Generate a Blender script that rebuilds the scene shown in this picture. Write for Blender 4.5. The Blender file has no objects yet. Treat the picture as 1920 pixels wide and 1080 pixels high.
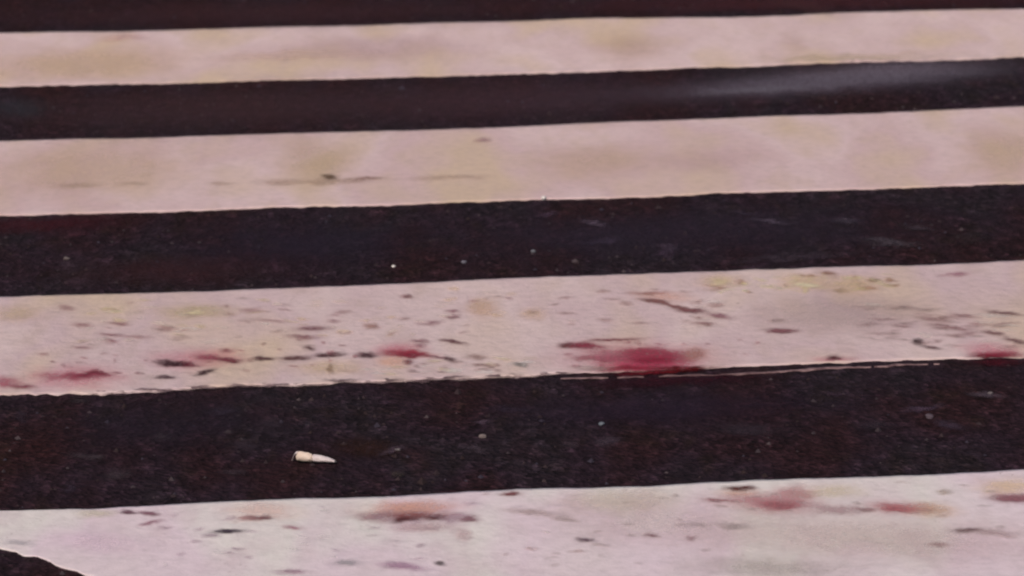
import bpy, bmesh, math
import numpy as np
from mathutils import Vector, Matrix

# ------------------------------------------------------------------ camera, sky, sun, exposure
scene = bpy.context.scene
COL = scene.collection
F_PX = 6000.0                       # focal length in pixels of a 1920 px wide picture
PITCH = math.atan(1750.0 / F_PX)    # the camera looks down by this much
CAM_H = 1.318                       # held at chest height

cam_data = bpy.data.cameras.new('camera')
cam_data.sensor_width = 36.0
cam_data.lens = 36.0 * F_PX / 1920.0
cam_data.clip_start = 0.05
cam_data.clip_end = 2000.0
cam_data.dof.use_dof = True
cam_data.dof.focus_distance = 4.05
cam_data.dof.aperture_fstop = 9.0
cam = bpy.data.objects.new('camera', cam_data)
COL.objects.link(cam)
cam.location = (0, 0, CAM_H)
cam.rotation_euler = (math.pi / 2 - PITCH, 0, 0)
scene.camera = cam

SUN_EL, SUN_AZ = math.radians(48), math.radians(205)   # azimuth clockwise from +Y: behind the viewer, to the left
world = bpy.data.worlds.new('World')
scene.world = world
world.use_nodes = True
wn = world.node_tree
sky = wn.nodes.new('ShaderNodeTexSky')
sky.sky_type = 'NISHITA'
sky.sun_disc = False
sky.sun_elevation = SUN_EL
sky.sun_rotation = SUN_AZ
sky.dust_density = 6.0
sky.air_density = 1.2
sky.ozone_density = 0.6
bg = wn.nodes['Background']
bg.inputs['Strength'].default_value = 0.05
wn.links.new(sky.outputs['Color'], bg.inputs['Color'])

sun_data = bpy.data.lights.new('sun', 'SUN')
sun_data.energy = 1.5
sun_data.angle = math.radians(14)
sun_data.color = (1.0, 0.80, 0.72)
sun = bpy.data.objects.new('sun', sun_data)
COL.objects.link(sun)
sdir = Vector((math.sin(SUN_AZ) * math.cos(SUN_EL), math.cos(SUN_AZ) * math.cos(SUN_EL), math.sin(SUN_EL)))
sun.rotation_euler = sdir.to_track_quat('Z', 'Y').to_euler()
sun.location = sdir * 20

vs = scene.view_settings
vs.view_transform = 'Standard'
vs.look = 'None'
vs.exposure = 0.0
vs.gamma = 1.0
vs.use_curve_mapping = False
scene.cycles.use_denoising = True
scene.cycles.filter_width = 2.2
scene.cycles.max_bounces = 6
scene.cycles.transparent_max_bounces = 24

# ------------------------------------------------------------------ helpers
CP, SP = math.cos(PITCH), math.sin(PITCH)

def ground(px, py, z=0.0):
    """Survey: where the line of sight through photo point (px, py) meets the level z."""
    a = (np.asarray(px, float) - 960.0) / F_PX
    b = (540.0 - np.asarray(py, float)) / F_PX
    dy = CP + b * SP
    dz = -SP + b * CP
    k = (z - CAM_H) / dz
    return a * k, dy * k

def lin(c):
    c = np.asarray(c, float) / 255.0
    return np.where(c <= 0.04045, c / 12.92, ((c + 0.055) / 1.055) ** 2.4)

# colour a grey card of albedo 1 shows in this light: turns a colour read off the photo into an albedo
LIGHT = np.array((0.66, 0.57, 0.56))

def alb(*c):
    return np.clip(lin(c) / LIGHT, 0.002, 0.95)

def hash2(ix, iy, seed):
    n = (ix.astype(np.int64) * 374761393 + iy.astype(np.int64) * 668265263 + seed * 1442695041) & 0xFFFFFFFF
    n = ((n ^ (n >> 13)) * 1274126177) & 0xFFFFFFFF
    n = (n ^ (n >> 16)) & 0xFFFFFFFF
    return n / 4294967295.0

def vnoise(x, y, seed=0):
    x = np.asarray(x, float); y = np.asarray(y, float)
    ix = np.floor(x); iy = np.floor(y)
    fx = x - ix; fy = y - iy
    fx = fx * fx * (3 - 2 * fx); fy = fy * fy * (3 - 2 * fy)
    a = hash2(ix, iy, seed); b = hash2(ix + 1, iy, seed)
    c = hash2(ix, iy + 1, seed); d = hash2(ix + 1, iy + 1, seed)
    return (a * (1 - fx) + b * fx) * (1 - fy) + (c * (1 - fx) + d * fx) * fy - 0.5

def fbm(x, y, seed=0, octaves=3):
    s = 0.0; amp = 1.0
    for o in range(octaves):
        s = s + amp * vnoise(np.asarray(x) * 2 ** o, np.asarray(y) * 2 ** o, seed + 17 * o)
        amp *= 0.5
    return s

def mesh_np(name, verts, quads, smooth=True):
    me = bpy.data.meshes.new(name)
    verts = np.asarray(verts, np.float32); quads = np.asarray(quads, np.int32)
    me.vertices.add(len(verts)); me.vertices.foreach_set('co', verts.ravel())
    n = quads.shape[1]
    me.loops.add(quads.size); me.loops.foreach_set('vertex_index', quads.ravel())
    me.polygons.add(len(quads)); me.polygons.foreach_set('loop_start', np.arange(0, quads.size, n, dtype=np.int32))
    me.polygons.foreach_set('use_smooth', np.full(len(quads), smooth))
    me.update(calc_edges=True)
    me.validate()
    return me

def grid_quads(nx, ny):
    i = np.arange(ny * nx).reshape(ny, nx)
    return np.stack([i[:-1, :-1].ravel(), i[:-1, 1:].ravel(), i[1:, 1:].ravel(), i[1:, :-1].ravel()], 1)

def obj(name, me, mat, parent=None, **props):
    o = bpy.data.objects.new(name, me)
    COL.objects.link(o)
    if mat is not None:
        o.data.materials.append(mat)
    if parent is not None:
        o.parent = parent
    for k, v in props.items():
        o[k] = v
    return o

# ------------------------------------------------------------------ materials
class Mat:
    def __init__(self, name):
        self.m = bpy.data.materials.new(name)
        self.m.use_nodes = True
        self.t = self.m.node_tree
        self.b = self.t.nodes['Principled BSDF']
        self.out = self.t.nodes['Material Output']
    def n(self, kind, **inputs):
        nd = self.t.nodes.new(kind)
        for k, v in inputs.items():
            if k in nd.inputs: nd.inputs[k].default_value = v
            else: setattr(nd, k, v)
        return nd
    def l(self, a, b): self.t.links.new(a, b)
    def coords(self, scale=(1, 1, 1)):
        tc = self.n('ShaderNodeTexCoord'); mp = self.n('ShaderNodeMapping')
        mp.inputs['Scale'].default_value = scale
        self.l(tc.outputs['Object'], mp.inputs['Vector'])
        return mp.outputs['Vector']
    def noise(self, vec, scale, detail=3.0, rough=0.55):
        nd = self.n('ShaderNodeTexNoise'); self.l(vec, nd.inputs['Vector'])
        nd.inputs['Scale'].default_value = scale; nd.inputs['Detail'].default_value = detail
        nd.inputs['Roughness'].default_value = rough
        return nd
    def ramp(self, fac, stops):
        r = self.n('ShaderNodeValToRGB')
        e = r.color_ramp.elements
        while len(e) < len(stops): e.new(0.5)
        for k, (p, c) in enumerate(stops):
            e[k].position = p
            e[k].color = (c[0], c[1], c[2], 1) if not np.isscalar(c) else (c, c, c, 1)
        self.l(fac, r.inputs['Fac'])
        return r.outputs['Color']
    def mix(self, fac, a, b, mode='MIX'):
        m = self.n('ShaderNodeMix', data_type='RGBA', blend_type=mode)
        for sock, v in ((m.inputs['Factor'], fac), (m.inputs[6], a), (m.inputs[7], b)):
            if hasattr(v, 'is_output'): self.l(v, sock)
            elif np.isscalar(v): sock.default_value = v
            else: sock.default_value = (*v, 1) if len(v) == 3 else v
        return m.outputs[2]

def make_asphalt():
    M = Mat('asphalt')
    v = M.coords()
    stretched = M.coords((1.0, 0.45, 1.0))
    big = M.noise(stretched, 5.5, 2.0)
    tone = M.ramp(big.outputs['Fac'], [(0.28, alb(42, 21, 23)), (0.42, alb(39, 22, 27)), (0.52, alb(38, 25, 33)), (0.62, alb(36, 27, 33)), (0.74, alb(47, 27, 34))])
    patch = M.noise(stretched, 24.0, 2.0)
    tone = M.mix(M.ramp(patch.outputs['Fac'], [(0.55, 0.0), (0.72, 0.45)]), tone, alb(33, 23, 16))
    mott = M.noise(M.coords((1.0, 0.6, 1.0)), 48.0, 3.0, 0.6)
    tone = M.mix(1.0, tone, M.ramp(mott.outputs['Fac'], [(0.32, 0.62), (0.55, 1.0), (0.68, 1.7), (0.8, 2.4)]), 'MULTIPLY')
    vor = M.n('ShaderNodeTexVoronoi', feature='F1'); M.l(v, vor.inputs['Vector']); vor.inputs['Scale'].default_value = 130.0
    stone = M.ramp(vor.outputs['Color'], [(0.0, 0.48), (0.45, 0.80), (0.62, 1.05), (0.8, 1.75)])
    tone = M.mix(M.ramp(M.noise(stretched, 13.0, 2.0).outputs['Fac'], [(0.38, 0.25), (0.62, 1.0)]), tone, M.mix(1.0, tone, stone, 'MULTIPLY'))
    grain = M.noise(v, 420.0, 2.0)
    tone = M.mix(0.7, tone, M.ramp(grain.outputs['Fac'], [(0.3, 0.55), (0.7, 1.45)]), 'MULTIPLY')
    M.l(tone, M.b.inputs['Base Color'])
    M.b.inputs['Roughness'].default_value = 0.85
    M.b.inputs['Specular IOR Level'].default_value = 0.12
    bmp = M.n('ShaderNodeBump', Strength=0.9, Distance=0.005)
    M.l(vor.outputs['Distance'], bmp.inputs['Height'])
    bmp2 = M.n('ShaderNodeBump', Strength=0.5, Distance=0.001)
    M.l(grain.outputs['Fac'], bmp2.inputs['Height']); M.l(bmp.outputs['Normal'], bmp2.inputs['Normal'])
    M.l(bmp2.outputs['Normal'], M.b.inputs['Normal'])
    return M.m

def make_paint(name, beige, pink, pale, worn, seed, bump):
    """White road paint yellowed, rubbed and greyed by traffic; each stripe has its own tones."""
    M = Mat(name)
    tc = M.n('ShaderNodeTexCoord')
    mp = M.n('ShaderNodeMapping'); mp.inputs['Location'].default_value = (seed * 3.7, seed * 1.3, 0)
    M.l(tc.outputs['Object'], mp.inputs['Vector'])
    st = M.n('ShaderNodeMapping'); st.inputs['Scale'].default_value = (1.0, 0.40, 1.0)
    M.l(mp.outputs['Vector'], st.inputs['Vector'])
    v = mp.outputs['Vector']; s = st.outputs['Vector']
    n1 = M.noise(s, 5.0, 2.0, 0.5)
    col = M.ramp(n1.outputs['Fac'], [(0.32, beige), (0.48, pink), (0.58, pale), (0.74, beige)])
    n2 = M.noise(s, 17.0, 3.0, 0.55)
    col = M.mix(M.ramp(n2.outputs['Fac'], [(0.50, 0.0), (0.72, 0.55)]), col, worn)
    n3 = M.noise(v, 60.0, 4.0, 0.65)
    col = M.mix(0.6, col, M.ramp(n3.outputs['Fac'], [(0.28, 0.80), (0.55, 1.0), (0.8, 1.06)]), 'MULTIPLY')
    # pits where the aggregate has lost its paint
    n4 = M.noise(v, 210.0, 2.0, 0.5)
    n5 = M.noise(s, 11.0, 2.0, 0.5)
    pits = M.mix(1.0, M.ramp(n4.outputs['Fac'], [(0.66, 0.0), (0.74, 1.0)]), M.ramp(n5.outputs['Fac'], [(0.48, 0.0), (0.66, 0.55)]), 'MULTIPLY')
    col = M.mix(pits, col, alb(112, 88, 86))
    M.l(col, M.b.inputs['Base Color'])
    M.b.inputs['Roughness'].default_value = 0.72
    M.b.inputs['Specular IOR Level'].default_value = 0.25
    b1 = M.n('ShaderNodeBump', Strength=bump, Distance=0.004)
    M.l(n3.outputs['Fac'], b1.inputs['Height'])
    b2 = M.n('ShaderNodeBump', Strength=bump * 0.6, Distance=0.0015)
    M.l(n4.outputs['Fac'], b2.inputs['Height']); M.l(b1.outputs['Normal'], b2.inputs['Normal'])
    M.l(b2.outputs['Normal'], M.b.inputs['Normal'])
    return M.m

def make_stain_and_light():
    """A thin film, for stains and for painted sheen and shade: its colour and how densely it covers are stored on the sheet."""
    M = Mat('stain_and_light_film')
    at = M.n('ShaderNodeVertexColor', layer_name='film')
    v = M.coords()
    n = M.noise(v, 170.0, 5.0, 0.7)
    M.l(M.mix(0.7, at.outputs['Color'], M.ramp(n.outputs['Fac'], [(0.3, 0.75), (0.7, 1.2)]), 'MULTIPLY'), M.b.inputs['Base Color'])
    mul = M.n('ShaderNodeMath', operation='MULTIPLY')
    M.l(at.outputs['Alpha'], mul.inputs[0])
    M.l(M.ramp(n.outputs['Fac'], [(0.30, 0.55), (0.56, 1.0)]), mul.inputs[1])
    M.l(mul.outputs[0], M.b.inputs['Alpha'])
    M.b.inputs['Roughness'].default_value = 0.7
    M.b.inputs['Specular IOR Level'].default_value = 0.2
    return M.m

def make_simple(name, c, c2, scale, rough=0.8, bump=0.3, dist=0.001):
    M = Mat(name)
    v = M.coords()
    n = M.noise(v, scale, 4.0, 0.6)
    M.l(M.ramp(n.outputs['Fac'], [(0.35, c), (0.65, c2)]), M.b.inputs['Base Color'])
    M.b.inputs['Roughness'].default_value = rough
    M.b.inputs['Specular IOR Level'].default_value = 0.25
    b = M.n('ShaderNodeBump', Strength=bump, Distance=dist)
    M.l(n.outputs['Fac'], b.inputs['Height']); M.l(b.outputs['Normal'], M.b.inputs['Normal'])
    return M.m

ASPHALT = make_asphalt()
STAIN_AND_LIGHT = make_stain_and_light()

# ------------------------------------------------------------------ the road
def road_z(x, y):
    return 0.0016 * vnoise(x / 0.011, y / 0.011, 3) + 0.0012 * vnoise(x / 0.006, y / 0.006, 5) + 0.003 * vnoise(x / 0.16, y / 0.16, 9)

xs_f = np.arange(-1.45, 1.4501, 0.0045)
ys_f = np.arange(3.05, 7.35, 0.0065)
far = np.array([2.0, 3, 5, 9, 16, 30, 60, 120, 300.0])
XS = np.concatenate([-far[::-1], xs_f, far])
YS = np.concatenate([[-300, -100, -30, -8, 0, 1.5, 2.5], ys_f, [8.5, 10, 14, 20, 35, 60, 120, 300.0]])
gx, gy = np.meshgrid(XS, YS)
gz = road_z(gx, gy)
road = obj('road', mesh_np('road', np.stack([gx.ravel(), gy.ravel(), gz.ravel()], 1), grid_quads(len(XS), len(YS))), ASPHALT,
           kind='structure', label='dark worn asphalt road crossed by pale painted stripes', category='road')

# ------------------------------------------------------------------ the painted stripes
ANG = math.atan2(0.0, 1.0)
PAINT_Z = 0.0020
# stripe edges read as (x, y) on the photo, far edge then near edge; the direction of the stripes on the ground
EDGES = {
    'A': ([(0, 62), (280, 57), (660, 47), (960, 40), (1060, 36), (1250, 32), (1330, 32), (1440, 29), (1490, 28), (1560, 24), (1700, 20), (1800, 18), (1920, 17)],
          [(0, 162), (220, 156), (420, 152), (580, 147), (940, 137), (1080, 133), (1260, 128), (1440, 121), (1620, 114), (1740, 112), (1850, 109), (1920, 105)]),
    'B': ([(0, 265), (300, 257), (600, 249), (960, 237), (1380, 220), (1920, 200)],
          [(0, 404), (240, 398), (500, 388), (640, 386), (720, 385), (800, 381), (860, 378), (960, 374), (1230, 367), (1360, 361), (1600, 354), (1800, 346), (1920, 342)]),
    'C': ([(0, 555), (160, 551), (340, 546), (640, 536), (800, 529), (960, 521), (1250, 512), (1560, 501), (1740, 495), (1920, 488)],
          [(0, 742), (90, 739), (200, 735), (300, 730), (400, 725), (500, 722), (560, 723), (640, 716), (760, 715), (800, 710), (860, 710), (900, 707), (1000, 703), (1040, 699), (1150, 695.5), (1280, 691), (1380, 686), (1500, 682), (1600, 679), (1730, 673), (1820, 669.5), (1920, 668)]),
    'D': ([(0, 958), (160, 953), (320, 946), (640, 931), (900, 922), (1280, 907), (1600, 894), (1920, 881)],
          [(-90, 990), (-40, 1013), (0, 1027), (30, 1032), (45, 1042), (72, 1043), (85, 1047), (105, 1060), (125, 1065), (145, 1071), (160, 1078), (185, 1086), (240, 1104), (330, 1135), (420, 1166), (700, 1168), (1920, 1119)]),
}
def ground_pts(pts, z=PAINT_Z):
    p = np.array(pts, float)
    return np.stack(ground(p[:, 0], p[:, 1], z), 1)

_d = []
for k in 'ABC':
    for e in EDGES[k]:
        g = ground_pts(e); _d.append(math.atan2(g[-1, 1] - g[0, 1], g[-1, 0] - g[0, 0]))
ANG = float(np.mean(_d))
CA, SA = math.cos(ANG), math.sin(ANG)
def to_st(x, y): return x * CA + y * SA, -x * SA + y * CA
def to_xy(s, t): return s * CA - t * SA, s * SA + t * CA

def edge_fn(pts):
    g = ground_pts(pts)
    s, t = to_st(g[:, 0], g[:, 1])
    def f(q):
        r = np.interp(q, s, t)
        return r
    return f

def paint_z(x, y):
    return PAINT_Z + 0.0007 * vnoise(x / 0.03, y / 0.03, 21) + 0.003 * vnoise(x / 0.16, y / 0.16, 9)

def build_strip(name, top, bot, s0, s1, rag_top, rag_bot, seed, step=0.005, rows=60, drop=0.0):
    s = np.arange(s0, s1, step)
    t1 = top(s) + rag_top * (fbm(s / 0.035, s * 0 + 1.5, seed, 4)) + 0.35 * rag_top * fbm(s / 0.012, s * 0, seed + 3, 2)
    t0 = bot(s) + rag_bot(s) * (fbm(s / 0.03, s * 0 + 2.5, seed + 7, 4))
    t0 = np.minimum(t0, t1 - 0.0005)
    r = np.concatenate([[0.0], np.linspace(0.0, 1.0, rows), [1.0]])
    T = t0[None, :] + (t1 - t0)[None, :] * r[:, None]
    S = np.repeat(s[None, :], len(r), 0)
    X, Y = to_xy(S, T)
    Z = paint_z(X, Y)
    Z -= drop
    Z[0, :] -= 0.0035; Z[-1, :] -= 0.0035; Z[:, 0] -= 0.0035; Z[:, -1] -= 0.0035
    q = grid_quads(len(s), len(r))
    wide = (t1 - t0) > 0.002
    keep = np.tile((wide[:-1] | wide[1:]), len(r) - 1)
    return mesh_np(name, np.stack([X.ravel(), Y.ravel(), Z.ravel()], 1), q[keep])

const = lambda c: (lambda s: np.full_like(s, c))
P = {
    'A': make_paint('paint_far', alb(198, 169, 152), alb(199, 169, 170), alb(206, 177, 178), alb(190, 161, 154), 1, 0.15),
    'B': make_paint('paint_second', alb(192, 164, 148), alb(193, 162, 164), alb(200, 171, 173), alb(187, 159, 150), 2, 0.18),
    'C': make_paint('paint_third', alb(193, 166, 152), alb(190, 162, 166), alb(198, 172, 173), alb(180, 154, 149), 3, 0.6),
    'D': make_paint('paint_near', alb(204, 184, 188), alb(207, 184, 207), alb(213, 198, 216), alb(192, 168, 174), 4, 0.4),
}
def rag_c(s):
    x = np.asarray(s)
    return 0.005 + 0.020 * np.exp(-((x + 0.17) / 0.25) ** 2)
LABEL = {
    'A': 'farthest pale stripe, narrow and unstained, at the top of the photo',
    'B': 'second pale stripe from the top with a thin grey smear line',
    'C': 'third pale stripe from the top, with the large crimson splash at its ragged near edge',
    'D': 'nearest and palest stripe, its worn corner cut off at bottom left',
}
stripes = {}
for k, seed in zip('ABCD', (31, 41, 51, 61)):
    e1, e0 = EDGES[k]
    s1 = 2.3; s0 = -2.3
    rb = {'A': const(0.006), 'B': const(0.006), 'C': rag_c, 'D': lambda q: 0.006 + 0.022 * np.clip((-0.42 - q) / 0.08, 0, 1)}[k]
    stripes[k] = obj('crossing_stripe', build_strip('crossing_stripe', edge_fn(e1), edge_fn(e0), s0, s1, 0.0035, rb, seed), P[k], road, label=LABEL[k])

# the older coat of paint that shows as a thin line beyond a dark crack along the near edge of the third stripe
SLIVER = [(1040, 708), (1080, 707.5), (1150, 706), (1250, 703.5), (1340, 701), (1420, 697.5), (1500, 694), (1600, 689.5), (1700, 684.5), (1810, 678)]
_sx = np.arange(1040, 1811, 6.0)
_sy = np.interp(_sx, [p[0] for p in SLIVER], [p[1] for p in SLIVER])
_sy = _sy + 2.0 * fbm(_sx / 50.0, _sx * 0, 631, 3)
_sh = np.clip(1.9 + 3.0 * fbm(_sx / 60.0, _sx * 0, 611, 3) + 3.0 * vnoise(_sx / 13.0, _sx * 0, 617), 1.0, 3.0) * np.clip((_sx - 1035) / 40, 0, 1) * np.clip((1812 - _sx) / 120, 0, 1)
SLIVER = list(zip(_sx, _sy))
SLIVER_H = list(zip(_sx, _sy, _sh))
g0, g1 = ground_pts(SLIVER), ground_pts([(x, y - h) for x, y, h in SLIVER_H])
sa = to_st(g0[:, 0], g0[:, 1]); sb = to_st(g1[:, 0], g1[:, 1])
obj('paint_sliver', build_strip('paint_sliver', lambda q: np.interp(q, sb[0], sb[1]), lambda q: np.interp(q, sa[0], sa[1]),
                               sa[0][0], sa[0][-1], 0.003, const(0.003), 77, step=0.004, rows=4, drop=0.0008), make_simple('old_paint', alb(86, 62, 66), alb(132, 104, 106), 70.0), stripes['C'],
    label='thin ragged line of older paint along the near edge')

# ------------------------------------------------------------------ stains, and glints, sheen and ripple shade painted as films
def stain(parent, blobs, label=None, z=None, seed=[100], step=2.0, warp=1.0, name='stain', cap=170, over=-0.0005):  # also lays the painted glints, sheen and ripple shade
    """One film on the paint: blobs are (x, y, half width, half height, tilt in degrees, colour, strength, hardness)."""
    seed[0] += 13
    zf = z or paint_z
    lvl = PAINT_Z if z is None else 0.0
    bl = []
    for b in blobs:
        b = tuple(b) + (1.25,) * (8 - len(b))
        c = b[5]
        if z is None and max(c) < 150 and c[0] - c[1] > 14:              # dried drops are maroon rather than grey
            c = (c[0] * 1.04 + 2, c[1] * 0.94, c[2] * 0.97)
        bl.append((b[0], b[1], b[2] * 0.95, b[3], b[4], c, b[6], b[7]))
    x0 = min(b[0] - 2.1 * b[2] for b in bl) - 6; x1 = max(b[0] + 2.1 * b[2] for b in bl) + 6
    y0 = min(b[1] - 2.1 * b[3] - abs(math.sin(math.radians(b[4]))) * b[2] for b in bl) - 4
    y1 = max(b[1] + 2.1 * b[3] + abs(math.sin(math.radians(b[4]))) * b[2] for b in bl) + 4
    nx = int(max(8, (x1 - x0) / (step * 1.6))); ny = int(max(8, (y1 - y0) / (step * 0.6)))
    nx = min(nx, cap); ny = min(ny, 110)
    U, V = np.meshgrid(np.linspace(x0, x1, nx), np.linspace(y0, y1, ny))
    big = max(b[2] for b in bl)
    wx = U + warp * (0.55 * big * 0.35 * vnoise(U / (big * .5), V / 7.0, seed[0]) + 7.0 * vnoise(U / 9.0, V / 3.5, seed[0] + 1) + min(14.0, big * .25) * vnoise(U / 26.0, V / 8.0, seed[0] + 5))
    wy = V + warp * (3.2 * vnoise(U / 22.0, V / 6.0, seed[0] + 2) + 2.4 * vnoise(U / 8.0, V / 3.0, seed[0] + 3) + min(7.0, big * .07) * vnoise(U / 30.0, V / 14.0, seed[0] + 6))
    A = np.zeros_like(U); C = np.zeros(U.shape + (3,))
    for (cx, cy, rx, ry, tilt, col, st, hard) in bl:
        c, s = math.cos(math.radians(tilt)), math.sin(math.radians(tilt))
        du = (wx - cx) * c + (wy - cy) * s; dv = -(wx - cx) * s + (wy - cy) * c
        d2 = (du / rx) ** 2 + (dv / ry) ** 2
        a = st * np.exp(-np.power(d2, hard) * 0.9)
        a = np.where(a < 0.015, 0, a)
        C = C * (1 - a)[..., None] + a[..., None] * alb(*col)
        A = A + a - A * a
    edge = np.minimum(np.minimum(U - x0, x1 - U) / 8.0, np.minimum(V - y0, y1 - V) / 4.0)
    A2 = A * np.clip(edge, 0, 1)
    Cn = C / np.maximum(A, 1e-4)[..., None]
    X, Y = ground(U, V, lvl)
    Z = zf(X, Y) + (0.0008 if z is None else 0.0022)
    inside = np.ones_like(A2, bool)
    if z is None:                      # a film ends where the paint ends
        key = [k for k in stripes if stripes[k] is parent][0]
        s_, t_ = to_st(X, Y)
        inside = (t_ < TOPS[key](s_) - 0.004) & (t_ > BOTS[key](s_) - over)
    q = grid_quads(nx, ny)
    on = ((A2 > 0.012) & inside).ravel()
    q = q[on[q].sum(1) >= 2] if z is not None else q[(on[q].sum(1) >= 2) & inside.ravel()[q].all(1)]
    if len(q) < 4:
        return None
    used, inv = np.unique(q, return_inverse=True)
    q = inv.reshape(q.shape)
    V3 = np.stack([X.ravel(), Y.ravel(), Z.ravel()], 1)[used]
    me = mesh_np(name, V3, q)
    at = me.color_attributes.new('film', 'FLOAT_COLOR', 'POINT')
    at.data.foreach_set('color', np.concatenate([Cn.reshape(-1, 3), A2.reshape(-1, 1)], 1)[used].astype(np.float32).ravel())
    o = obj(name, me, STAIN_AND_LIGHT, parent)
    if label: o['label'] = label
    return o

TOPS = {k: edge_fn(EDGES[k][0]) for k in EDGES}
BOTS = {k: edge_fn(EDGES[k][1]) for k in EDGES}
PK = (192, 122, 134); WH = (226, 206, 202); YL = (200, 178, 140); OR = (200, 156, 142)
A_, B_, C_, D_ = (stripes[k] for k in 'ABCD')

# far stripe: only rubbed, greyish and yellowish films
stain(A_, [(700, 90, 170, 22, -2, (172, 144, 146), .3), (560, 104, 130, 7, -2, (194, 166, 160), .5)])
stain(A_, [(1590, 108, 150, 7, -2, (182, 162, 142), .5), (1490, 78, 22, 18, 0, (172, 146, 132), .2)])
stain(A_, [(160, 120, 190, 26, -2, (192, 165, 142), .5), (225, 72, 40, 6, -2, (190, 150, 152), .4)])
stain(A_, [(1180, 90, 60, 22, 0, (182, 156, 134), .35)])
# second stripe
stain(B_, [(620, 341, 80, 5, -2, (164, 138, 124), .5), (690, 336, 26, 2.6, -2, (122, 100, 84), .55), (621, 333, 15, 4, 4, (78, 62, 46), .9), (520, 343, 40, 4, -1, (164, 138, 130), .4)],
      'thin grey smear line with a dark spot on the second stripe')
stain(B_, [(840, 333, 70, 4, -2, (166, 140, 130), .4)])
stain(B_, [(145, 348, 40, 5, 0, (160, 134, 122), .45), (250, 346, 25, 3, 0, (160, 134, 122), .3)])
stain(B_, [(905, 262, 14, 4, -6, (148, 128, 130), .6)])
stain(B_, [(170, 320, 170, 42, -2, (190, 164, 144), .5)])
stain(B_, [(415, 343, 26, 3, 0, (160, 134, 124), .4)])
stain(B_, [(590, 300, 70, 34, 0, (186, 162, 140), .45)])
stain(B_, [(1110, 302, 95, 30, -2, (186, 161, 138), .35)])
stain(B_, [(1890, 285, 80, 45, 0, (192, 168, 146), .4)])
stain(B_, [(1320, 300, 120, 20, -2, (180, 152, 150), .25)])

# third stripe, left to right
DKR = (92, 26, 42)
stain(C_, [(8, 718, 26, 9, 0, (160, 82, 98), .7), (42, 726, 20, 4, 2, (118, 60, 74), .8)], 'small red marks at the left end of the third stripe')
stain(C_, [(145, 708, 80, 20, -2, PK, .5), (148, 705, 56, 7, -2, (124, 58, 72), .9, 1.3), (176, 702, 30, 4, -2, DKR, .75)], 'dark red oblong stain with a pink rim')
stain(C_, [(350, 673, 60, 17, 0, PK, .4), (350, 682, 26, 5, 3, DKR, .8), (322, 679, 30, 5.5, 2, (44, 20, 26), .97, 1.6)], 'almost black drip with a red tail')
stain(C_, [(308, 707, 19, 3.6, 0, (74, 56, 62), .9, 1.4)])
stain(C_, [(385, 698, 17, 4.2, -14, (54, 36, 40), .95, 1.4)])
stain(C_, [(410, 668, 50, 14, 0, PK, .35), (394, 671, 26, 4.5, 8, (122, 54, 70), .85), (432, 675, 30, 4.5, 4, (92, 38, 50), .9, 1.4)], 'wavy dark red drip')
stain(C_, [(425, 658, 13, 3.5, 0, (148, 112, 112), .7)])
stain(C_, [(493, 673, 21, 4, 0, (74, 46, 52), .9, 1.4)])
stain(C_, [(555, 672, 27, 4.5, 0, (80, 52, 52), .88, 1.4)])
stain(C_, [(617, 666, 27, 4.5, -1, (70, 46, 48), .88, 1.4)])
stain(C_, [(580, 653, 11, 4, 8, (82, 58, 58), .85)])
stain(C_, [(585, 617, 30, 4, -2, (106, 72, 76), .7)])
stain(C_, [(565, 633, 27, 3.5, 4, (122, 88, 92), .65)])
stain(C_, [(618, 692, 6, 8, 0, (108, 84, 68), .75)])
stain(C_, [(750, 655, 38, 11, 0, PK, .55), (735, 678, 28, 10, 0, (208, 162, 142), .5), (688, 666, 20, 3.8, 1, (58, 28, 34), .9), (765, 665, 46, 6, 3, (134, 42, 58), .95, 1.4), (762, 667, 30, 3.5, 3, DKR, .6), (822, 671, 26, 2.2, 8, (118, 88, 92), .7)],
      'slim bright red streak with a dark left end')
stain(C_, [(765, 679, 8, 4.5, 0, (98, 48, 54), .85)])
stain(C_, [(846, 675, 12, 4.2, 14, (78, 58, 58), .85)])
stain(C_, [(847, 641, 22, 3, 7, (92, 62, 66), .8)])
stain(C_, [(790, 641, 15, 3, 2, (126, 96, 100), .65), (790, 649, 9, 3, 0, (134, 104, 108), .55)])
stain(C_, [(848, 583, 11, 3, 0, (126, 92, 98), .65)])  # shade in a small paint ripple, put into the colour
stain(C_, [(850, 596, 13, 3, 0, (118, 86, 92), .7)])  # second ripple, its shade painted likewise
stain(C_, [(812, 606, 15, 4, -6, (124, 94, 100), .6)])
stain(C_, [(763, 556, 10, 3.2, 0, (112, 84, 80), .75)])
stain(C_, [(695, 613, 12, 5, 0, (146, 122, 108), .65)])
stain(C_, [(893, 671, 16, 5, 0, (122, 102, 92), .55), (902, 686, 22, 3, 2, (122, 102, 92), .6)])
stain(C_, [(976, 685, 14, 3.2, 8, (92, 78, 72), .8)])
stain(C_, [(848, 696, 17, 4.5, 0, (232, 216, 212), .85)])  # white glint painted on the stripe
stain(C_, [(906, 699, 22, 3.5, 2, WH, .6)])  # weaker painted glint beside it
stain(C_, [(1000, 588, 22, 10, 0, (206, 176, 156), .5), (1000, 585, 9, 3.5, 0, (150, 118, 106), .5)])
stain(C_, [(905, 578, 26, 16, 0, (194, 160, 134), .5)])
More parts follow.
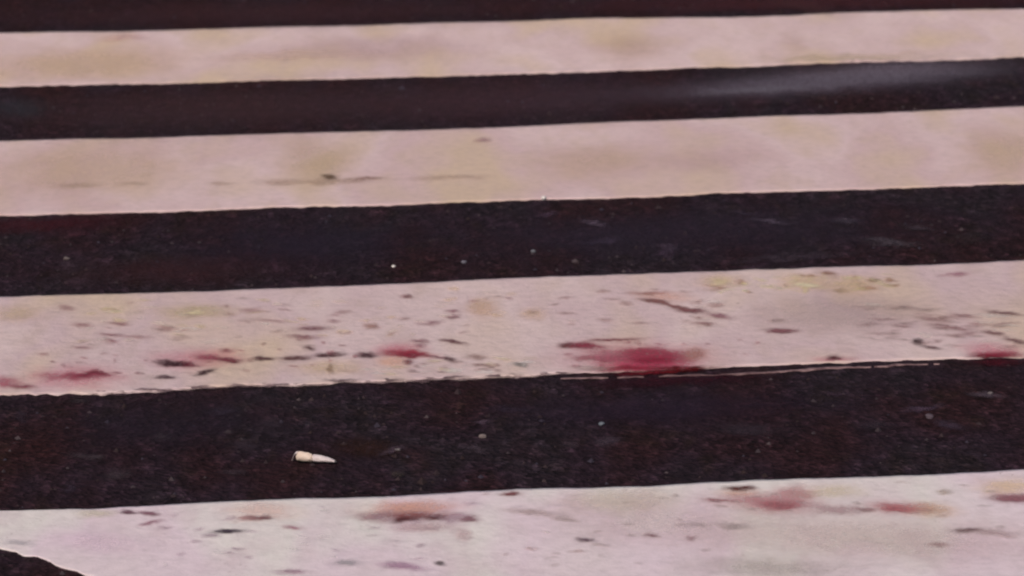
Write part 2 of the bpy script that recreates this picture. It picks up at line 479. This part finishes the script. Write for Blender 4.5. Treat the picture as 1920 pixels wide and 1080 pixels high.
stain(C_, [(1200, 672, 125, 28, 0, PK, .4), (1208, 685, 78, 13, -2, (170, 62, 88), .9, 1.8), (1218, 667, 76, 15, 0, (130, 50, 68), .93, 2.2),
           (1228, 677, 46, 6, 0, (112, 24, 46), .85), (1093, 648, 36, 6, 2, (118, 46, 62), .95, 1.5), (1062, 648, 16, 4.5, 0, (88, 60, 58), .8),
           (1152, 637, 44, 2.6, -3, (108, 58, 64), .85), (1104, 673, 30, 4, 0, (138, 98, 102), .75), (1134, 664, 36, 9, 8, (160, 100, 112), .5), (1145, 672, 34, 6, 0, (142, 78, 92), .8),
           (1300, 664, 20, 12, 0, (152, 106, 92), .55), (1178, 690, 56, 4, -2, (112, 20, 40), .9), (1262, 692, 60, 4.5, -1, (84, 8, 18), .9)],
      'largest crimson splash, spreading to the ragged near edge', warp=.6, over=.006)
stain(C_, [(1215, 549, 34, 3.6, 0, (142, 102, 94), .7), (1245, 557, 46, 9, 4, (204, 158, 142), .4), (1226, 565, 22, 3.6, 8, (108, 76, 70), .85), (1264, 575, 36, 3.6, 13, (112, 78, 74), .85), (1298, 582, 26, 3.6, 3, (108, 72, 74), .85)],
      'thin curved brown ripple, its shade painted in')  # dark lines paint the shade of a curved ripple
stain(C_, [(1350, 593, 22, 3.4, 8, (128, 92, 100), .7)])
stain(C_, [(1318, 606, 20, 3.4, 2, (136, 112, 108), .65)])
stain(C_, [(1340, 568, 16, 3, 0, (222, 196, 196), .5)])  # pale highlight of a ripple, painted as a film
stain(C_, [(1465, 620, 32, 4, 1, (112, 72, 78), .9, 1.3), (1455, 600, 16, 3.5, 0, (150, 124, 120), .5)], 'short brown dash')
stain(C_, [(1565, 676, 38, 6, 0, PK, .45), (1564, 672, 15, 3.8, 0, (64, 20, 30), .95, 1.4)])
stain(C_, [(1720, 642, 10, 4.6, 4, (46, 32, 36), .97, 1.4), (1746, 652, 20, 3.4, 10, (100, 82, 82), .8)], 'small black spot')
for (x, y, w, h, t, c, a) in [(1884, 589, 34, 3, 6, (106, 86, 84), .8), (1868, 594, 30, 3, 5, (220, 200, 196), .5), (1752, 600, 32, 3.5, 8, (138, 116, 112), .6), (1790, 617, 32, 3.5, 8, (134, 110, 106), .6),
                              (1862, 626, 22, 3.4, 10, (112, 88, 86), .8), (1902, 640, 24, 3.6, 10, (106, 82, 82), .8), (1830, 608, 16, 3, 4, (146, 118, 118), .5), (1700, 578, 40, 4, 4, (150, 128, 128), .5),
                              (1810, 593, 26, 3, 8, (140, 116, 112), .5)]:
    stain(C_, [(x, y, w, h, t, c, a)])  # ripples in the paint: highlight and shade painted as pale and dark streaks
stain(C_, [(1862, 657, 55, 10, 4, PK, .5), (1866, 666, 46, 7, 2, (122, 38, 56), .95, 1.4), (1852, 669, 32, 5, 0, (90, 18, 34), .8)], 'deep red stain at the right end of the near edge', over=.006)
stain(C_, [(1350, 530, 36, 12, -2, (204, 178, 150), .6), (1345, 534, 14, 4, 0, (214, 184, 156), .7)])
stain(C_, [(1510, 530, 46, 14, -2, (206, 178, 150), .65), (1520, 519, 12, 2.6, 0, (132, 106, 84), .7), (1510, 536, 24, 3.4, 0, (232, 204, 166), .85)], 'yellowish crusty patch')
stain(C_, [(1604, 535, 42, 15, -2, (202, 174, 146), .65), (1637, 524, 9, 3.4, 0, (104, 76, 56), .85), (1630, 541, 14, 3, 0, (140, 112, 90), .6), (1575, 546, 14, 3, 4, (150, 122, 98), .6)])
stain(C_, [(1555, 514, 16, 2.6, 0, (130, 104, 84), .7)])
stain(C_, [(1790, 514, 26, 3.6, -2, (148, 114, 124), .6)])
stain(C_, [(1560, 590, 150, 34, 2, (172, 150, 148), .5)])
for (x, y, w, h, a) in [(155, 611, 17, 3.5, .6), (220, 607, 19, 3, .6), (207, 628, 19, 3, .6), (208, 640, 14, 4, .6), (155, 654, 17, 3, .5), (310, 615, 18, 5, .45), (252, 630, 30, 3, .4), (505, 602, 30, 3, .4), (470, 582, 20, 4, .4), (125, 578, 14, 5, .4)]:
    stain(C_, [(x, y, w, h, 2, (138, 108, 108), a)])
stain(C_, [(370, 582, 75, 11, -1, (186, 166, 136), .5), (215, 583, 14, 3, 0, (214, 196, 168), .6), (365, 586, 16, 3, 0, (210, 192, 158), .6)])
stain(C_, [(30, 590, 40, 14, 0, (192, 168, 142), .5)])
stain(C_, [(1110, 690, 40, 6, 0, (176, 164, 158), .6)])
stain(C_, [(620, 690, 60, 12, -1, (200, 174, 146), .45)])

def speckle(parent, x0, x1, y0, y1, count, cols, seed, slope=-0.035, w=(5, 16), label=None):
    r = np.random.default_rng(seed)
    b = []
    for i in range(count):
        x = r.uniform(x0, x1)
        b.append((x, r.uniform(y0, y1) + slope * (x - x0), r.uniform(*w), r.uniform(1.6, 3.2), r.uniform(-6, 8), cols[r.integers(len(cols))], r.uniform(.2, .55)))
    stain(parent, b, label, name='speckled_wear', cap=420)
speckle(C_, 1330, 1680, 522, 556, 60, [(240, 212, 172), (232, 202, 160), (140, 108, 84), (156, 124, 98), (236, 206, 160), (224, 192, 146)], 1)
speckle(C_, 150, 560, 566, 650, 60, [(158, 132, 128), (208, 188, 178), (148, 122, 120), (200, 180, 150), (214, 192, 186)], 2)
speckle(C_, 560, 960, 552, 640, 50, [(150, 120, 118), (208, 186, 176), (140, 110, 112), (206, 178, 156)], 3)
speckle(C_, 640, 1010, 680, 706, 40, [(120, 96, 90), (222, 204, 196), (110, 86, 84), (204, 184, 160)], 4)
speckle(C_, 1620, 1910, 570, 640, 50, [(134, 110, 108), (212, 192, 186), (126, 102, 100), (150, 126, 122)], 5, slope=.06, w=(10, 26))
speckle(C_, 1040, 1340, 540, 620, 26, [(156, 122, 118), (212, 184, 178), (150, 112, 112)], 6)
speckle(C_, 60, 700, 660, 715, 34, [(140, 74, 84), (112, 60, 68), (170, 118, 122)], 7, w=(3, 9))
speckle(C_, 1060, 1420, 640, 690, 26, [(150, 60, 78), (120, 40, 56), (176, 108, 118)], 8, w=(3, 9))
speckle(D_, 220, 900, 956, 1070, 40, [(172, 148, 158), (216, 200, 208), (160, 134, 144), (186, 160, 170)], 9, w=(4, 14))
speckle(D_, 900, 1900, 925, 1070, 40, [(166, 146, 144), (208, 190, 186), (158, 136, 134), (178, 152, 150)], 10, w=(4, 16))

# nearest stripe
stain(D_, [(240, 960, 15, 3.6, 3, (92, 66, 76), .9)])
stain(D_, [(280, 963, 20, 3.6, 8, (112, 82, 92), .85), (283, 981, 20, 3.4, -8, (138, 108, 118), .7)])
stain(D_, [(428, 998, 29, 4, 1, (62, 48, 60), .95, 1.5)], 'short dark dash near the worn corner')
stain(D_, [(395, 1007, 16, 4, 0, (156, 134, 142), .6)])
stain(D_, [(490, 960, 64, 15, 0, (208, 172, 164), .5), (487, 975, 25, 4, -1, (96, 62, 66), .9), (460, 977, 24, 4, 0, (170, 124, 124), .6)])
stain(D_, [(550, 990, 17, 3.6, 4, (148, 112, 122), .7)])
stain(D_, [(770, 952, 76, 12, 0, (196, 146, 132), .8), (790, 988, 56, 8, 0, (176, 146, 148), .6), (768, 967, 64, 8, 0, (116, 72, 70), .85, 1.0), (756, 974, 24, 5, -3, (72, 36, 38), .9), (810, 972, 20, 4.6, -6, (84, 48, 50), .85),
           (700, 967, 28, 9, 0, (152, 116, 122), .65), (886, 975, 17, 6, 4, (116, 86, 92), .85), (850, 972, 26, 9, 0, (158, 126, 138), .6)],
      'brown double smear under an orange tinge')
stain(D_, [(868, 1004, 16, 9, 10, (178, 148, 150), .5)])
stain(D_, [(957, 929, 18, 3.6, 0, (106, 60, 60), .9)])
stain(D_, [(1000, 963, 52, 5, 4, (164, 142, 138), .6), (1062, 975, 26, 4.4, 3, (160, 140, 136), .6)])
stain(D_, [(1097, 1012, 17, 4, 1, (88, 70, 80), .9, 1.3)])
stain(D_, [(1222, 1003, 14, 3.4, 8, (122, 98, 98), .8)])
stain(D_, [(825, 1056, 9, 4, 6, (98, 84, 86), .9)])
stain(D_, [(755, 1063, 38, 6, 5, (158, 122, 142), .8)])
stain(D_, [(648, 1056, 24, 6, 0, (152, 142, 146), .75)])
stain(D_, [(545, 1074, 26, 4, 0, (152, 118, 132), .8)])
stain(D_, [(1440, 943, 78, 15, 3, (170, 112, 118), .8, 1.1), (1468, 947, 36, 6, 2, (134, 72, 80), .85), (1492, 926, 38, 13, 4, (172, 116, 120), .6), (1352, 940, 28, 3, 2, (128, 92, 92), .7), (1572, 955, 48, 9, 2, (164, 132, 136), .65)],
      'wide faded red stain below a brown fleck')
stain(D_, [(1386, 925, 34, 6, 0, (208, 166, 150), .5), (1387, 917, 27, 4.4, 0, (74, 30, 22), .97, 1.5)], 'dark brown crescent fleck')
stain(D_, [(1745, 955, 44, 12, 3, (194, 158, 132), .6), (1688, 951, 50, 10, 3, (166, 100, 104), .85, 1.1), (1680, 954, 26, 5, 3, (152, 80, 88), .6), (1620, 954, 18, 3, 0, (128, 100, 98), .6)], 'smaller faded red stain with an orange right edge')
stain(D_, [(1890, 914, 52, 14, 0, (208, 178, 146), .55), (1908, 936, 46, 8, 3, (126, 90, 96), .92, 1.3)], 'greyish red smear at the right end')
stain(D_, [(1815, 994, 30, 4.6, 1, (88, 66, 70), .95, 1.3), (1862, 1000, 42, 6, 4, (160, 134, 134), .5)], 'lone dark dash')
stain(D_, [(1758, 1022, 17, 4, 3, (138, 112, 112), .6)])
stain(D_, [(1770, 922, 13, 4.4, 0, (158, 138, 126), .6)])
stain(D_, [(1560, 922, 55, 11, -2, (194, 174, 150), .45)])
stain(D_, [(1160, 940, 110, 20, -2, (192, 172, 160), .5)])
stain(D_, [(1450, 1066, 140, 18, 3, (164, 150, 145), .45)])
stain(D_, [(1370, 986, 30, 5, 2, (150, 134, 132), .5), (1305, 984, 20, 4, 0, (152, 136, 136), .5)])
stain(D_, [(1295, 1009, 9, 4, 2, (140, 118, 120), .6)])
stain(D_, [(190, 1018, 80, 20, 4, (208, 180, 198), .35)])
stain(D_, [(34, 1018, 26, 4, 3, (164, 154, 158), .6)])
stain(D_, [(180, 962, 34, 7, 0, (186, 176, 152), .5)])
stain(D_, [(1640, 1010, 300, 40, 2, (188, 163, 160), .45)])
stain(D_, [(1250, 980, 220, 40, 1, (192, 170, 168), .35)])

# painted sheen and smears on the asphalt
stain(road, [(1480, 164, 300, 18, -3, (84, 70, 82), .7), (1430, 170, 130, 6, -3, (104, 96, 106), .6), (1660, 134, 190, 14, -3, (104, 90, 102), .7), (1600, 150, 240, 12, -3, (94, 84, 96), .6)], 'pale painted sheen on the asphalt between the two farthest stripes', z=road_z, warp=.6)  # sky sheen on the asphalt painted as a pale film
stain(road, [(35, 205, 50, 16, 0, (52, 52, 60), .5)], z=road_z)  # fainter patch of painted sheen at the left
stain(road, [(685, 842, 62, 16, 4, (46, 24, 16), .6)], 'brownish patch beside the cigarette butt', z=road_z)
stain(road, [(1260, 716, 150, 9, -2, (50, 9, 22), .6), (1215, 699, 70, 4, -2, (92, 10, 24), .9), (1290, 696, 45, 4, -2, (80, 4, 8), .9)], 'dark red seep in the crack below the crimson splash', z=road_z)
stain(road, [(1870, 680, 45, 6, 0, (66, 8, 20), .7)], z=road_z)
# half-worn rim of the third stripe where the paint has crumbled into the asphalt
for i in range(34):
    x = 190 + i * 26 + 8 * math.sin(i * 2.3)
    yb = np.interp(x, [p[0] for p in EDGES['C'][1]], [p[1] for p in EDGES['C'][1]])
    c = [(132, 106, 110), (104, 80, 84), (160, 134, 134), (84, 62, 68)][(i * 7) % 4]
    stain(road, [(x, yb + 3.5 + 2.0 * math.sin(i * 1.7), 20 + 8 * math.sin(i * 3.1), 2.2, -2, c, .75)], z=road_z, name='worn_paint', warp=1.3)
# scuffs where tyres have polished and dusted the stones
for (x, y, w, h, t, c, a) in [(1440, 415, 34, 4, 8, (84, 78, 82), .7), (1580, 416, 26, 4, 4, (74, 70, 72), .6), (1665, 456, 46, 5, 6, (78, 76, 74), .6), (1112, 421, 22, 4, 12, (92, 84, 88), .7), (1130, 455, 30, 4, -4, (72, 64, 74), .6),
                              (1250, 465, 20, 4, 10, (86, 76, 82), .6), (1025, 405, 18, 4, -4, (80, 66, 74), .6), (1400, 402, 30, 4, 10, (66, 58, 64), .6), (1720, 430, 24, 4, 8, (72, 66, 66), .6), (1250, 478, 20, 4, 0, (72, 60, 68), .6),
                              (1480, 485, 120, 5, -3, (64, 56, 58), .5), (1820, 450, 30, 10, 0, (46, 40, 36), .5), (125, 500, 14, 8, 0, (70, 58, 60), .6), (140, 530, 18, 5, 0, (72, 56, 60), .6), (515, 500, 7, 16, 0, (72, 52, 58), .6), (140, 440, 20, 6, 0, (74, 44, 48), .5),
                              (905, 795, 16, 3.5, 0, (84, 72, 76), .7), (890, 845, 24, 5, 12, (76, 68, 68), .6), (735, 846, 22, 4, -14, (88, 78, 80), .7), (1140, 832, 22, 7, -4, (72, 64, 66), .6), (1070, 838, 16, 6, 0, (60, 52, 52), .6), (1730, 768, 30, 4, -6, (80, 70, 78), .6),
                              (1780, 800, 30, 6, 14, (62, 54, 60), .6), (1850, 744, 30, 4, 6, (84, 78, 78), .6), (1570, 740, 30, 4, 2, (66, 52, 58), .5), (1400, 810, 50, 10, 4, (56, 50, 52), .5), (305, 822, 20, 7, -4, (60, 54, 54), .6), (220, 893, 22, 8, -10, (66, 60, 58), .6),
                              (160, 858, 28, 6, 4, (60, 54, 52), .6), (180, 860, 10, 3, 0, (76, 70, 66), .6), (415, 775, 26, 6, -4, (60, 54, 60), .6), (510, 800, 20, 10, 0, (58, 50, 52), .6), (460, 840, 24, 8, 0, (56, 48, 50), .6), (435, 888, 20, 6, 0, (60, 52, 52), .6),
                              (150, 755, 16, 4, 0, (58, 54, 50), .6), (40, 785, 12, 12, 0, (52, 42, 46), .6), (133, 918, 10, 8, 0, (56, 48, 54), .6), (960, 770, 40, 6, 0, (54, 46, 54), .5), (745, 890, 10, 5, 0, (62, 58, 48), .6), (1640, 800, 40, 6, 0, (52, 46, 48), .5)]:
    stain(road, [(x, y, w, h, t, (c[0] * .98, c[1] * .87, c[2] * 1.0), a)], z=road_z, name='scuff', warp=1.6)
# thin colour films over the asphalt gaps
stain(road, [(1250, 440, 420, 40, -2, (46, 35, 48), .5), (560, 460, 200, 36, -2, (42, 32, 46), .5)], z=road_z, name='tint_and_sheen_film')
stain(road, [(1250, 770, 260, 26, -2, (44, 30, 46), .45), (330, 800, 200, 40, -2, (40, 29, 40), .4)], z=road_z, name='tint_and_sheen_film')
stain(road, [(420, 205, 420, 38, -2, (66, 42, 46), .55), (1000, 188, 300, 36, -2, (70, 46, 54), .5)], z=road_z, name='tint_and_sheen_film')  # reflected light on the far asphalt painted as a lighter film
stain(road, [(500, 26, 520, 22, -1, (62, 34, 38), .6), (1500, 8, 450, 12, -1, (70, 32, 36), .6)], z=road_z, name='tint_and_sheen_film')  # same painted reflection beyond the farthest stripe
stain(road, [(60, 425, 160, 14, -2, (66, 20, 28), .5), (330, 510, 200, 24, -2, (58, 30, 34), .5)], z=road_z, name='tint_and_sheen_film')
stain(road, [(1500, 10, 70, 8, 14, (78, 50, 52), .4)], z=road_z)

# ------------------------------------------------------------------ loose stones
def stone_mesh(r, seed, flat=0.6, sub=2):
    bm = bmesh.new()
    bmesh.ops.create_icosphere(bm, subdivisions=sub, radius=r)
    rng = np.random.default_rng(seed)
    dirs = rng.normal(size=(7, 3)); dirs /= np.linalg.norm(dirs, axis=1)[:, None]
    lim = rng.uniform(0.55, 0.95, 7) * r
    for v in bm.verts:
        for d, l in zip(dirs, lim):            # cut facets as on crushed rock
            k = v.co.dot(Vector(d))
            if k > l: v.co -= Vector(d) * (k - l)
        v.co.z *= flat
    me = bpy.data.meshes.new('pebble')
    bm.to_mesh(me); bm.free()
    return me

PEB = [  # photo x, y, radius mm, colour, label
    (738, 502, 3.4, (236, 226, 214), 'tiny bright white chip on the asphalt above the third stripe'),
    (905, 821, 5.2, (104, 90, 90), 'pale grey pebble on the asphalt to the right of the cigarette butt'),
    (1742, 783, 6.0, (74, 62, 70), 'flat grey pebble on the asphalt at the right, under the black spot'),
    (1857, 741, 4.4, (90, 80, 82), 'small grey pebble just below the deep red stain at the right edge'),
    (125, 487, 5.5, (92, 80, 80), 'dull grey pebble at the left, on the gap above the third stripe'),
    (870, 494, 4.6, (96, 90, 100), 'bluish grey pebble to the right of the white chip'),
    (745, 843, 4.2, (104, 94, 94), 'small pebble midway between the cigarette butt and the pale pebble'),
    (1128, 799, 4.6, (90, 92, 100), 'bluish pebble on the asphalt straight below the crimson splash'),
    (1000, 474, 4.4, (92, 90, 96), 'grey pebble in the gap above the middle of the third stripe'),
]
for i, (x, y, r, c, lab) in enumerate(PEB):
    m = make_simple('stone_%d' % i, alb(*c), alb(*[min(255, v * 1.12) for v in c]), 400.0, 0.8, 0.3, 0.0008)
    o = obj('pebble', stone_mesh(r / 1000, 500 + i), m, label=lab, category='pebble', group='loose pebbles on the asphalt')
    gx_, gy_ = ground(x, y)
    o.location = (float(gx_), float(gy_), float(road_z(gx_, gy_)) + r / 1000 * 0.35)
    o.rotation_euler = (0, 0, i * 1.7)
# a chip of white paint standing on the near edge of the second stripe
chip = obj('paint_chip', stone_mesh(0.005, 900, 0.7), make_simple('chip', alb(226, 206, 200), alb(236, 220, 212), 300.0), label='tiny white chip on the near edge of the second stripe', category='paint chip')
cx, cy = ground(1020, 372, PAINT_Z)
chip.location = (float(cx), float(cy), float(paint_z(cx, cy)) + 0.001)

# grit: pale grains of aggregate standing out of the asphalt between the stripes
rng = np.random.default_rng(7)
N = 6000
gxs = rng.uniform(-1.35, 1.35, N); gys = rng.uniform(3.1, 7.2, N)
s_, t_ = to_st(gxs, gys)
free = np.ones(N, bool)
for k in EDGES:
    free &= ~((t_ < TOPS[k](s_) + 0.012) & (t_ > BOTS[k](s_) - 0.016))
dens = fbm(gxs / 0.22, gys / 0.35, 71, 2) + 0.5
free &= rng.uniform(0, 1, N) < np.clip(dens * 1.3, 0.08, 1)
gxs, gys = gxs[free], gys[free]
octa = np.array([(1, 0, 0), (0, 1, 0), (-1, 0, 0), (0, -1, 0), (0, 0, .8), (0, 0, -.6)])
faces = np.array([(0, 1, 4), (1, 2, 4), (2, 3, 4), (3, 0, 4), (1, 0, 5), (2, 1, 5), (3, 2, 5), (0, 3, 5)])
n = len(gxs)
rad = rng.gamma(2.2, 0.0008, n) + 0.0012
ang = rng.uniform(0, 6.28, n)
jit = octa[None] * rng.uniform(0.6, 1.25, (n, 6, 1)) * rad[:, None, None]
ca, sa_ = np.cos(ang)[:, None], np.sin(ang)[:, None]
vx = jit[..., 0] * ca - jit[..., 1] * sa_ + gxs[:, None]
vy = jit[..., 0] * sa_ + jit[..., 1] * ca + gys[:, None]
vz = jit[..., 2] + (road_z(gxs, gys) + 0.0004)[:, None]
gm = mesh_np('grit', np.stack([vx, vy, vz], 2).reshape(-1, 3), (faces[None] + 6 * np.arange(n)[:, None, None]).reshape(-1, 3), smooth=False)
at = gm.color_attributes.new('film', 'FLOAT_COLOR', 'POINT')
shade = np.array([alb(50, 38, 42), alb(56, 46, 51), alb(46, 34, 36), alb(70, 58, 62), alb(52, 45, 56)])[rng.choice(5, n, p=[.34, .24, .24, .06, .12])]
at.data.foreach_set('color', np.concatenate([np.repeat(shade, 6, 0), np.ones((n * 6, 1))], 1).astype(np.float32).ravel())
GM = Mat('grit_stone')
ga = GM.n('ShaderNodeVertexColor', layer_name='film')
gn = GM.noise(GM.coords(), 500.0)
GM.l(GM.mix(0.5, ga.outputs['Color'], GM.ramp(gn.outputs['Fac'], [(0.3, 0.7), (0.7, 1.2)]), 'MULTIPLY'), GM.b.inputs['Base Color'])
GM.b.inputs['Roughness'].default_value = 0.8
GM.b.inputs['Specular IOR Level'].default_value = 0.2
obj('grit', gm, GM.m, kind='stuff', label='fine pale grains of grit standing out of the dark asphalt', category='grit')

# ------------------------------------------------------------------ the cigarette butt
bx0, by0 = ground(552, 867); bx1, by1 = ground(631, 869)
butt = bpy.data.objects.new('cigarette_butt', None)
COL.objects.link(butt)
L = math.hypot(bx1 - bx0, by1 - by0)
butt.location = (float(bx0), float(by0), 0.0015)
butt.rotation_euler = (0, 0, math.atan2(by1 - by0, bx1 - bx0))
butt.empty_display_size = 0.02
butt['label'] = 'crushed pale cigarette butt lying on the dark asphalt between the two nearest stripes'
butt['category'] = 'cigarette butt'

def tube(name, stations, mat, seed, n=20, parent=butt, caps=True, wr=0.0006):
    """stations: (x, half width, half height, y, z of the axis)"""
    vv = []
    for i, (x, w, h, y, z) in enumerate(stations):
        for j in range(n):
            a = 2 * math.pi * j / n
            k = 1 + wr / w * 2 * float(fbm(x / 0.004 + 3, j * 0.8, seed, 2))
            vv.append((x + 0.0006 * float(vnoise(j * .9, i * 1.0, seed + 2)), y + w * k * math.cos(a), z + h * k * math.sin(a)))
    ff = [(i * n + j, i * n + (j + 1) % n, (i + 1) * n + (j + 1) % n, (i + 1) * n + j) for i in range(len(stations) - 1) for j in range(n)]
    me = bpy.data.meshes.new(name)
    if caps:
        ff.append(tuple(range(n))[::-1]); ff.append(tuple((len(stations) - 1) * n + j for j in range(n)))
    me.from_pydata(vv, [], ff)
    for p in me.polygons: p.use_smooth = len(p.vertices) == 4
    return obj(name, me, mat, parent)

CORK = make_simple('tipping_paper', (.95, .80, .68), (.96, .88, .80), 260.0, 0.6, 0.4, 0.0008)
WHITE = make_simple('cigarette_paper', (.82, .74, .78), (.93, .88, .90), 300.0, 0.65, 0.5, 0.001)
FIBRE = make_simple('filter_fibre', alb(206, 180, 156), alb(228, 206, 186), 900.0, 0.9, 0.6, 0.0006)
ASH = make_simple('ash', alb(60, 54, 56), alb(104, 96, 98), 700.0, 0.95, 0.6, 0.001)
def lerp_st(pts, m=5):
    pts = np.array(pts); q = np.linspace(0, len(pts) - 1, (len(pts) - 1) * m + 1)
    return [tuple(np.interp(q_, np.arange(len(pts)), pts[:, c]) for c in range(5)) for q_ in q]
K = L / .052
f = tube('filter', lerp_st([(.0035 * K, .0058, .0060, .0010, .0070), (.010 * K, .0062, .0058, .0004, .0063), (.018 * K, .0060, .0053, 0, .0056), (.0216 * K, .0054, .0046, 0, .0051), (.0224 * K, .0036, .0036, 0, .0048)]), CORK, 3, wr=.0008)
tube('filter_end', [(.0026 * K, .0044, .0040, .0010, .0068), (.0042 * K, .0048, .0044, .0010, .0067)], FIBRE, 5, parent=f)
p = tube('paper_tube', lerp_st([(.0226 * K, .0034, .0034, 0, .0046), (.0240 * K, .0054, .0046, 0, .0050), (.034 * K, .0056, .0038, -.0004, .0042), (.043 * K, .0046, .0028, -.0010, .0032), (.0500 * K, .0030, .0015, -.0016, .0020)]), WHITE, 7, wr=.0009)
tube('ash_tip', lerp_st([(.0495 * K, .0026, .0014, -.0016, .0021), (.0525 * K, .0012, .0007, -.0018, .0013)], 3), ASH, 9, parent=p)
# the torn flap of tipping paper hanging from the filter end
fl = []
for i in range(6):
    u = i / 5
    for wv in (-1, 1):
        fl.append((.0042 * K - .0066 * u - .0008 * math.sin(u * 3), -.0012 + wv * (.0042 - .0022 * u), .0126 - .0102 * u * u - .0008 * u))
me = bpy.data.meshes.new('paper_flap')
me.from_pydata(fl, [], [(2 * i, 2 * i + 1, 2 * i + 3, 2 * i + 2) for i in range(5)])
fo = obj('paper_flap', me, WHITE, butt)
sm = fo.modifiers.new('thickness', 'SOLIDIFY'); sm.thickness = 0.0003
